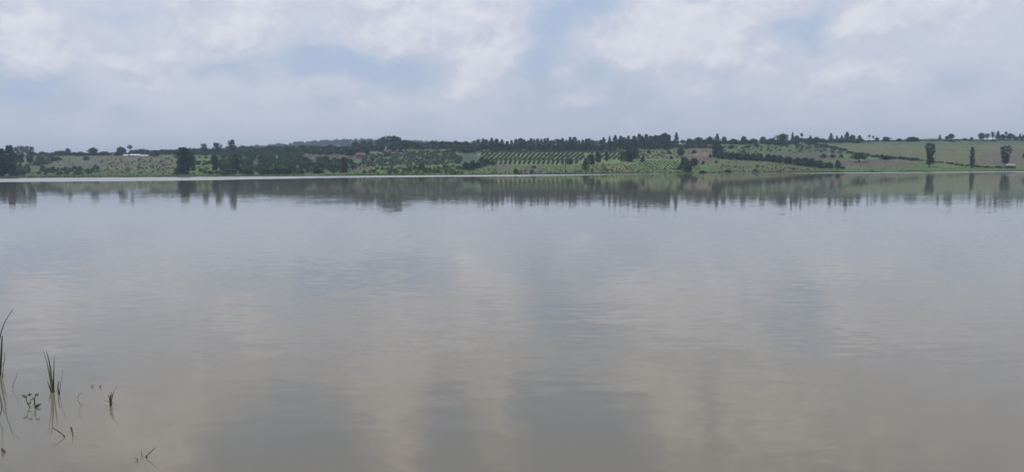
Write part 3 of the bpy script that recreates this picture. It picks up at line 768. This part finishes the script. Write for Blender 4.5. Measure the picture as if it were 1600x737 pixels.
# striped orchard: rows of trees with mown grass between them
spots = []
def rows(x_near, y_near, y_far, drift, n, step, gap, size):
    for i in range(n):
        a = hit(x_near + i * step, y_near); b = hit(x_near + i * step + drift, y_far)
        if a is None or b is None: continue
        L = (b - a).length; m_ = int(L / gap)
        for j in range(m_ + 1):
            q = a.lerp(b, j / max(1, m_)); X = q.x + R.uniform(-.55, .55); Y = q.y + R.uniform(-.9, .9)
            px, py = proj(X, Y, float(terr(X, Y)))
            if R.random() < .07: continue
            if px < 752 or px > 976 or (912 < px < 936 and py > 240): continue
            spots.append((X, Y, R.uniform(*size)))
rows(744, 249.8, 238.8, 12, 31, 7.4, 2.7, (1.5, 2.6))
rows(752, 256.6, 251.6, 2, 21, 7.4, 2.8, (1.4, 2.3))
for i in range(52):                                                              # cross hedge between the two blocks
    h_ = hit(760 + i * 2.9, 250.6)
    if h_ is not None: spots.append((h_.x, h_.y, R.uniform(1.6, 2.2)))
for i in range(75):                                                              # solid top rows
    for yy in (237.2, 238.2):
        h_ = hit(752 + i * 3, yy + R.uniform(-.2, .2))
        if h_ is not None: spots.append((h_.x, h_.y, R.uniform(2, 2.8)))
spots.sort(key=lambda s: s[1])
for (X, Y, s) in spots[:300]:
    plant_at((X, Y, float(terr(X, Y))), s, s * R.uniform(.6, .8), 'bush', R.choice(['dark', 'mid']), 'small green tree in the nearer rows of the striped orchard', 'nearer rows of the striped orchard', False)
mass('orchard_rows', [((X, Y, float(terr(X, Y))), s, s * R.uniform(.6, .8), 'bush', R.randrange(4)) for (X, Y, s) in spots[300:]], 'mid', 'farther rows of small trees in the striped orchard')
# wood on the far blue hill
items = []
for i in range(1500):
    px = R.uniform(235, 800); Y = R.uniform(1950, 2640); P = on_ground(px, Y); s = R.uniform(7, 14)
    items.append((P, s, s * R.uniform(.6, 1.15), 'far', R.randrange(4)))
mass('far_wood', items, 'mid', 'hazy wood covering the far blue hill', 'wood')

# rough grass and weeds over the whole near slope
def weeds():
    n = 22000
    us = NR.uniform(-.7, .7, n); ys = 522 + 400 * NR.uniform(0, 1, n) ** 1.5
    X = us * ys; Z = terr(X, ys)
    s = NR.uniform(.2, .55, n) * np.where(NR.uniform(0, 1, n) < .12, 1.8, 1)
    px, py = proj(X, ys, Z)
    keep = ~(((px > 750) & (px < 985) & (py < 258)) | ((px > 715) & (px < 748) & (py < 262))) & (NR.uniform(0, 1, n) < np.where(px > 1300, .2, 1))
    X, Y, Z, s = X[keep], ys[keep], Z[keep], s[keep]
    m_ = 5200                                                    # taller rank growth and reeds right at the water
    Xs = NR.uniform(-360, 360, m_); bunch = .5 + .5 * np.sin(Xs / 7.0 + 3 * np.sin(Xs / 19.0)); pick = NR.uniform(0, 1, m_) < .25 + .75 * bunch
    Xs = Xs[pick]; bunch = bunch[pick]; sh = SHORE + 3.0 * np.sin(Xs / 31.0) + 2.0 * np.sin(Xs / 11.3 + 1)
    Ysh = sh + NR.uniform(-2.6, 4.5, len(Xs)) * (.4 + bunch)
    X = np.concatenate([X, Xs]); Y = np.concatenate([Y, Ysh]); Z = np.concatenate([Z, np.maximum(terr(Xs, Ysh), 0)]); s = np.concatenate([s, NR.uniform(.3, .9, len(Xs)) * (.5 + .7 * bunch)])
    n = len(X)
    V = []
    for k in range(5):
        th = NR.uniform(0, 6.28, n); ph = NR.uniform(.2, 1.3, n)
        c = np.stack([X + NR.uniform(-.5, .5, n) * s, Y + NR.uniform(-.5, .5, n) * s, Z + NR.uniform(.1, .7, n) * s], -1)
        a = np.stack([np.cos(th), np.sin(th), np.zeros(n)], -1) * s[:, None] * .55
        b = np.stack([-np.sin(th) * np.cos(ph), np.cos(th) * np.cos(ph), np.sin(ph)], -1) * s[:, None] * .4
        V.append(np.stack([c - a - b, c + a - b, c + a * .5 + b, c - a * .5 + b], 1))
    V = np.concatenate(V).reshape(-1, 3)
    me = bpy.data.meshes.new('rough_grass'); me.from_pydata(V.tolist(), [], np.arange(len(V)).reshape(-1, 4).tolist())
    mt = leafmat('weeds', (.105, .145, .055), (.19, .205, .095), .35)
    me.materials.append(mt)
    tag(link('rough_grass', me), 'rough grass and weeds over the far slope', 'grass', kind='stuff')
weeds()

# ------------------------------------------------------------------ buildings and pole
M['roof_pale'] = plain('pale_metal_roof', (.50, .51, .53), .5, .12, 1.5)
M['roof_red'] = plain('rusty_roof', (.125, .088, .075), .7, .3, 2)
M['wall_pale'] = plain('pale_plaster', (.50, .46, .40), .85, .15, 1.2)
M['wall_mud'] = plain('mud_plaster', (.17, .13, .105), .9, .2, 1.2)
M['opening'] = plain('dark_opening', (.03, .028, .026), .6, .2, 2)
M['wood'] = plain('weathered_timber', (.11, .085, .065), .85, .3, 4)
def house(x0, x1, ytop, ybase, roof, wall, label, name='shed', depth=6, pitch=.28, flat=False, windows=2):
    P = hit((x0 + x1) / 2, ybase) or on_ground((x0 + x1) / 2, RIDGE)
    k = P.y / F; L = (x1 - x0) * k; Ht = (ybase - ytop) * k
    o = bpy.data.objects.new(name, None); C.objects.link(o); o.location = P
    rise = min(depth * pitch, Ht * .45); eave = Ht - rise
    wb = MB(); wb.box((0, depth / 2, (eave - .4) / 2), (L - .5, depth, eave + .4))
    for sx in (-1, 1):
        xx = sx * (L / 2 - .25); wb.quad([(xx, 0, eave), (xx, depth, eave), (xx, depth / 2, eave + rise - .05)])
    link('wall', wb.mesh('wall', [wall]), o)
    rb = MB(); t_ = .09; ov = .45
    for (y0, z0, y1, z1) in ((-ov, eave - ov * rise / (depth / 2), depth / 2, eave + rise), (depth + ov, eave - ov * rise / (depth / 2), depth / 2, eave + rise)):
        n = len(rb.v); h2 = L / 2 + .3
        rb.v += [(-h2, y0, z0), (h2, y0, z0), (h2, y1, z1), (-h2, y1, z1), (-h2, y0, z0 + t_), (h2, y0, z0 + t_), (h2, y1, z1 + t_), (-h2, y1, z1 + t_)]
        for q in ((0, 3, 2, 1), (4, 5, 6, 7), (0, 1, 5, 4), (1, 2, 6, 5), (3, 0, 4, 7)): rb.f.append(tuple(n + i for i in q)); rb.m.append(0)
    link('roof', rb.mesh('roof', [roof]), o)
    hd = min(1.9, eave * .85)
    db = MB(); db.box((-L * .3, -.01, hd / 2), (min(1.0, L * .15), .05, hd)); link('door', db.mesh('door', [M['opening']]), o)
    for i in range(windows):
        g = MB(); g.box((L * (-.05 + .25 * i), -.01, eave * .6), (.8, .05, .7)); link('window', g.mesh('window', [M['opening']]), o)
    return tag(o, label, 'shed' if name == 'shed' else 'house')
house(192, 199.5, 241.2, 245, M['roof_pale'], M['wall_pale'], 'short pale-roofed shed at the left end of the row on the skyline')
house(202, 217, 240.8, 245, M['roof_pale'], M['wall_pale'], 'longest pale-roofed shed of the row on the left skyline', windows=3)
house(217.5, 224, 242, 245.2, M['roof_pale'], M['wall_pale'], 'low pale-roofed shed right of the longest one', depth=4)
house(225.5, 230.5, 242.2, 245.4, M['roof_pale'], M['wall_pale'], 'last small pale-roofed shed at the right of the row', depth=4, windows=1)
house(175.5, 180.5, 240.2, 243.4, M['roof_pale'], M['wall_pale'], 'tiny pale-roofed shed apart from the row, under the skyline trees', depth=4, windows=1)
house(556.5, 570, 239, 248, M['roof_red'], M['wall_mud'], 'small mud-walled house with a rusty red roof above the brown field', name='house', depth=5.5)
house(470, 475, 247, 252, M['roof_pale'], M['wall_pale'], 'tiny white hut among the trees of the dark grove', depth=3, windows=0)
house(806, 813, 221.4, 226, M['roof_pale'], M['wall_pale'], 'pale roof showing through the dark wood', depth=5, windows=1)
house(914.5, 920.5, 220, 225, M['roof_pale'], M['wall_pale'], 'dim pale roof between trees on the middle skyline', depth=5, windows=1)
house(1048, 1056, 218, 223, M['roof_pale'], M['wall_pale'], 'grey roof beside the spire tree at the right end of the wood', depth=5, windows=1)
def shelter():
    P = hit(1580, 261.2); k = P.y / F; L = 15 * k
    o = bpy.data.objects.new('open_shelter', None); C.objects.link(o); o.location = P
    rb = MB(); n = 0; d = 3.0; z = 1.75
    rb.v = [(-L / 2, -.3, z - .25), (L / 2, -.3, z - .25), (L / 2, d, z + .15), (-L / 2, d, z + .15)]; rb.v += [(a, b, c + .08) for a, b, c in rb.v]
    for q in ((0, 3, 2, 1), (4, 5, 6, 7), (0, 1, 5, 4), (1, 2, 6, 5), (2, 3, 7, 6), (3, 0, 4, 7)): rb.f.append(q); rb.m.append(0)
    link('roof', rb.mesh('roof', [M['roof_pale']]), o)
    for sx in (-.46, 0, .46):
        for y in (0, d - .3):
            pb = MB(); pb.tube([(sx * L, y, -.2), (sx * L, y, z - .22 if y == 0 else z + .1)], [.06, .05], 6); link('post', pb.mesh('post', [M['wood']]), o)
    wb = MB(); wb.box((L * .3, d * .5, .4), (L * .34, 1.2, .9)); link('low_wall', wb.mesh('low_wall', [M['wall_pale']]), o)
    tag(o, 'low open shelter with a pale roof beside the rightmost meadow tree', 'shelter')
shelter()
def pole():
    P = hit(883.2, 268.5); k = P.y / F; H = 19.5 * k
    o = bpy.data.objects.new('utility_pole', None); C.objects.link(o); o.location = P
    a = MB(); a.tube([(0, 0, -.3), (0, 0, H * .5), (.05, 0, H)], [.32, .27, .2], 8); link('post', a.mesh('post', [M['wood']]), o)
    b = MB(); b.box((.05, 0, H - .6), (1.8, .12, .14)); link('crossarm', b.mesh('crossarm', [M['wood']]), o)
    for s in (-.75, .75):
        c = MB(); c.tube([(s + .05, 0, H - .52), (s + .05, 0, H - .4), (s + .05, 0, H - .3)], [.05, .07, .03], 6); link('insulator', c.mesh('insulator', [M['roof_pale']]), o)
    tag(o, 'tall thin dark pole on the grass bank below the striped orchard', 'pole')
pole()

# ------------------------------------------------------------------ water plants close to the camera
def reedmat(name, c1, c2):
    mt, t, b = newmat(name)
    tcn = t.n('ShaderNodeTexCoord'); p = tcn.outputs['Object']; x, y, z = t.sep(p)
    n = t.noise(t.comb(t.math('MULTIPLY', x, 400.), t.math('MULTIPLY', y, 400.), t.math('MULTIPLY', z, 12.)), 1., 3, .6)
    t.put(b.inputs['Base Color'], t.mix(t.ramp(n, .3, .7), col4(c1), col4(c2)))
    b.inputs['Roughness'].default_value = .5
    return mt
M['reed'] = reedmat('reed_green', (.06, .078, .028), (.13, .145, .055))
M['reed_dark'] = reedmat('reed_dark', (.030, .034, .024), (.07, .068, .044))
M['reed_dry'] = reedmat('reed_dry', (.10, .072, .045), (.19, .14, .09))
M['reed_pale'] = reedmat('reed_bleached', (.42, .40, .36), (.60, .58, .54))
def wat(px, py):
    d = ray(px, py); t = -CAM_H / d.z
    return Vector((d.x * t, d.y * t, 0))
def pt(px, py, Y):
    """point at depth Y seen at that pixel"""
    d = ray(px, py); d = d / d.y
    return Vector((d.x * Y, Y, CAM_H + d.z * Y))
def stem(o, name, pts, r_, mat, flat=False, lean=0.0):
    """pts: photo pixels from the foot (in the water) to the tip; depth may drift by lean metres"""
    base = wat(*pts[0]); n = len(pts)
    P = [base - Vector((0, 0, .08))] + [pt(px, py, base.y + lean * i / max(1, n - 1)) for i, (px, py) in enumerate(pts)]
    # smooth
    Q = []
    for i in range(len(P) - 1):
        for k in range(4):
            a = P[max(0, i - 1)]; b = P[i]; c = P[i + 1]; d = P[min(len(P) - 1, i + 2)]; t = k / 4
            Q.append(.5 * ((2 * b) + (c - a) * t + (2 * a - 5 * b + 4 * c - d) * t * t + (3 * b - a - 3 * c + d) * t ** 3))
    Q.append(P[-1]); loc = o.location; m_ = MB(); N = len(Q)
    Q = [q - loc for q in Q]
    if flat:
        # folded blade: two faces meeting at a midrib, with thickness from the fold
        prev = None
        for i, q in enumerate(Q):
            w_ = r_ * (1 - (i / (N - 1)) ** 2.2) + r_ * .08; s = Vector((w_, 0, 0)); f_ = Vector((0, w_ * .55, 0))
            ring = [q - s, q + f_, q + s, q - f_ * .3]
            base_i = len(m_.v); m_.v += [tuple(a) for a in ring]
            if prev is not None:
                for k in range(4):
                    k2 = (k + 1) % 4; m_.f.append((prev + k, prev + k2, base_i + k2, base_i + k)); m_.m.append(0)
            prev = base_i
    else:
        m_.tube(Q, [r_ * (1 - .65 * i / (N - 1)) for i in range(N)], 7)
    me = m_.mesh(name, [mat]); me.polygons.foreach_set('use_smooth', [True] * len(me.polygons))
    return link(name, me, o)
def leaf(o, px, py, base, dx_, dy_, w_, mat):
    """small pointed leaf that starts at a pixel and runs dx_, dy_ pixels"""
    a = pt(px, py, base.y) - o.location; b = pt(px + dx_, py + dy_, base.y + .02) - o.location
    ax = (b - a); side = ax.cross(Vector((.3, 1, .15))).normalized() * w_; nrm = ax.cross(side).normalized() * w_ * .25
    mb = MB()
    k = [a, a + ax * .35 + side, b, a + ax * .35 - side, a + ax * .4 + nrm]
    for q in ((0, 1, 4), (1, 2, 4), (2, 3, 4), (3, 0, 4)): mb.quad([k[i] for i in q])
    return link('leaf', mb.mesh('leaf', [mat]), o)
def water_plant(name, px, py, label, cat, group=None):
    o = bpy.data.objects.new(name, None); C.objects.link(o); o.location = wat(px, py); o.empty_display_size = .1
    return tag(o, label, cat, group)
k1 = water_plant('reed_clump', 82, 612, 'clump of upright green reed blades standing in the shallow water', 'reed')
stem(k1, 'blade', [(80.5,612),(78,590),(73,565),(67,544)], .0055, M['reed'], True)
stem(k1, 'blade', [(81.5,613),(80,590),(77,565),(72,546)], .0095, M['reed'], True)
stem(k1, 'blade', [(84,612),(83.5,590),(84.2,570),(84.8,554)], .0065, M['reed_dark'], True)
stem(k1, 'blade', [(80,612),(77,603),(73.5,594)], .007, M['reed_dark'], True)
stem(k1, 'dry_blade', [(84,612),(83,590),(84,572),(90,569),(96,571)], .0035, M['reed_pale'], True)
k2 = water_plant('reed_stalk', 92, 616, 'thin looped stalk just right of the upright reed clump', 'reed')
stem(k2, 'stem', [(92,616),(90.5,606),(91,598),(93,596)], .007, M['reed_dark'])
stem(k2, 'stem', [(93,616),(94,604),(96,592),(99,577)], .003, M['reed_dark'])
k3 = water_plant('bent_reed', 0, 584, 'tall dark reed stalks at the photo edge, one bent to the right', 'reed')
stem(k3, 'stem', [(0,586),(1.5,560),(2.6,540),(3.4,524)], .012, M['reed_dark'])
stem(k3, 'stem', [(-5,586),(-3,550),(1,522),(8,502),(20,483)], .0065, M['reed_dark'])
stem(k3, 'dry_leaf', [(-3,585),(0,580),(4,584)], .008, M['reed_dry'], True)
stem(k3, 'stem', [(4,590),(5,575),(7,560),(6,548)], .004, M['reed'])
stem(k3, 'stem', [(-2,590),(3,572),(9,558)], .003, M['reed_dry'])
k4 = water_plant('leafy_weed', 45, 636, 'leafy water weed with two curled stems left of the reed clump', 'water plant')
stem(k4, 'stem', [(46.5,636),(43,630),(41,623),(43,617),(49,615.5)], .0045, M['reed'])
stem(k4, 'stem', [(55,637),(54,628),(54.5,620),(57,614)], .0065, M['reed'])
b4 = wat(46.5, 636)
for (a, b, c, d) in ((41,620,-7,-3),(43,617,6,-2),(54.5,618,5,-4),(55,632,5,5),(54,636,7,1),(44,632,4,-5),(47,626,3,-4),(56,616,4,1),(42,622,-4,-5),(55,626,-4,-5),(55,634,8,-3)):
    leaf(k4, a, b, b4, c * 1.3, d * 1.3, .011, M['reed'])
k5 = water_plant('broken_stem', 101, 682, 'broken reed stem leaning left out of the water below the reed clump', 'reed')
stem(k5, 'stem', [(101,682),(92,674),(82,667.5)], .0058, M['reed_dark'])
k6 = water_plant('twig', 114, 681, 'short twig with a dark tip right of the broken reed stem', 'twig')
stem(k6, 'stem', [(114,681),(113,674),(111,667)], .0042, M['reed_dark']); stem(k6, 'bud', [(112,671),(111,668),(110.6,665.5)], .007, M['reed_dark'])
for i, (x, y, lab) in enumerate(((145, 604.5, 'left of two tiny sprigs poking out of the water'), (157, 604.5, 'right of two tiny sprigs poking out of the water'))):
    q = water_plant('sprig', x, y, lab, 'water plant', 'pair of tiny sprigs')
    stem(q, 'stem', [(x, y), (x + .5, y - 5)], .004, M['reed_dark']); stem(q, 'stem', [(x - 1.5, y), (x - 2.5, y - 3)], .003, M['reed_dark'])
k7 = water_plant('twig_cluster', 173, 633, 'upright cluster of dark twigs standing in the water right of the sprigs', 'twig')
for pts, r_ in (([(172.5,634),(172.5,624),(174,612)], .006), ([(172,633),(171,622),(169,616)], .005), ([(173.5,633),(175,622),(177,613)], .005), ([(172,633),(170,627),(162,625)], .003),
                ([(172,632),(172.3,622),(172,617)], .006), ([(174,633),(177,628),(179,627)], .003), ([(173,634),(174.5,618),(183,602)], .0025)):
    stem(k7, 'stem', pts, r_, M['reed_dark'])
k8 = water_plant('dry_sprig', 228, 713, 'dry reddish sprig with a forked stem low in the water', 'twig')
stem(k8, 'stem', [(228,714),(235,706),(243,698)], .0045, M['reed_dark']); stem(k8, 'stem', [(227,713),(236,716),(245,719)], .0040, M['reed_dry'])
stem(k8, 'stem', [(222,713),(221,708),(221,702)], .0025, M['reed_dry']); stem(k8, 'stem', [(215,718),(212,715),(209,714)], .004, M['reed_dry'])
stem(k8, 'stem', [(214,722),(215,716)], .003, M['reed_dry'])
k9 = water_plant('wisp', 20, 608, 'thin curved wisp between the edge reeds and the leafy weed', 'water plant')
stem(k9, 'stem', [(20,606),(21,598),(25,590),(27,580)], .003, M['reed_dark'])
k10 = water_plant('thin_stem', 128, 633, 'faint thin hooked stem between reed clump and twig cluster', 'water plant')
stem(k10, 'stem', [(128,633),(123,628),(122,619),(126,613),(128,616)], .0025, M['reed_dark'])
k11 = water_plant('edge_weed', 2, 655, 'dark weed stems at the photo edge below the edge reeds', 'water plant')
stem(k11, 'stem', [(-2,655),(2,640),(1,625),(-1,612)], .004, M['reed_dark']); stem(k11, 'dry_leaf', [(6,706),(3,700),(7,699)], .012, M['reed_dry'], True)

# ------------------------------------------------------------------ haze
def haze():
    mb = MB(); mb.box((0, 3400, 70), (14000, 7400, 150))
    mt = bpy.data.materials.new('haze'); mt.use_nodes = True; t = mt.node_tree; t.nodes.clear()
    v = t.nodes.new('ShaderNodeVolumePrincipled'); v.inputs['Color'].default_value = (.66, .81, 1, 1); v.inputs['Density'].default_value = .00022; v.inputs['Anisotropy'].default_value = .3
    out = t.nodes.new('ShaderNodeOutputMaterial'); t.links.new(v.outputs[0], out.inputs['Volume'])
    o = link('haze', mb.mesh('haze', [mt])); tag(o, 'thin blue haze over the lake and hills', 'haze', kind='stuff')
haze()
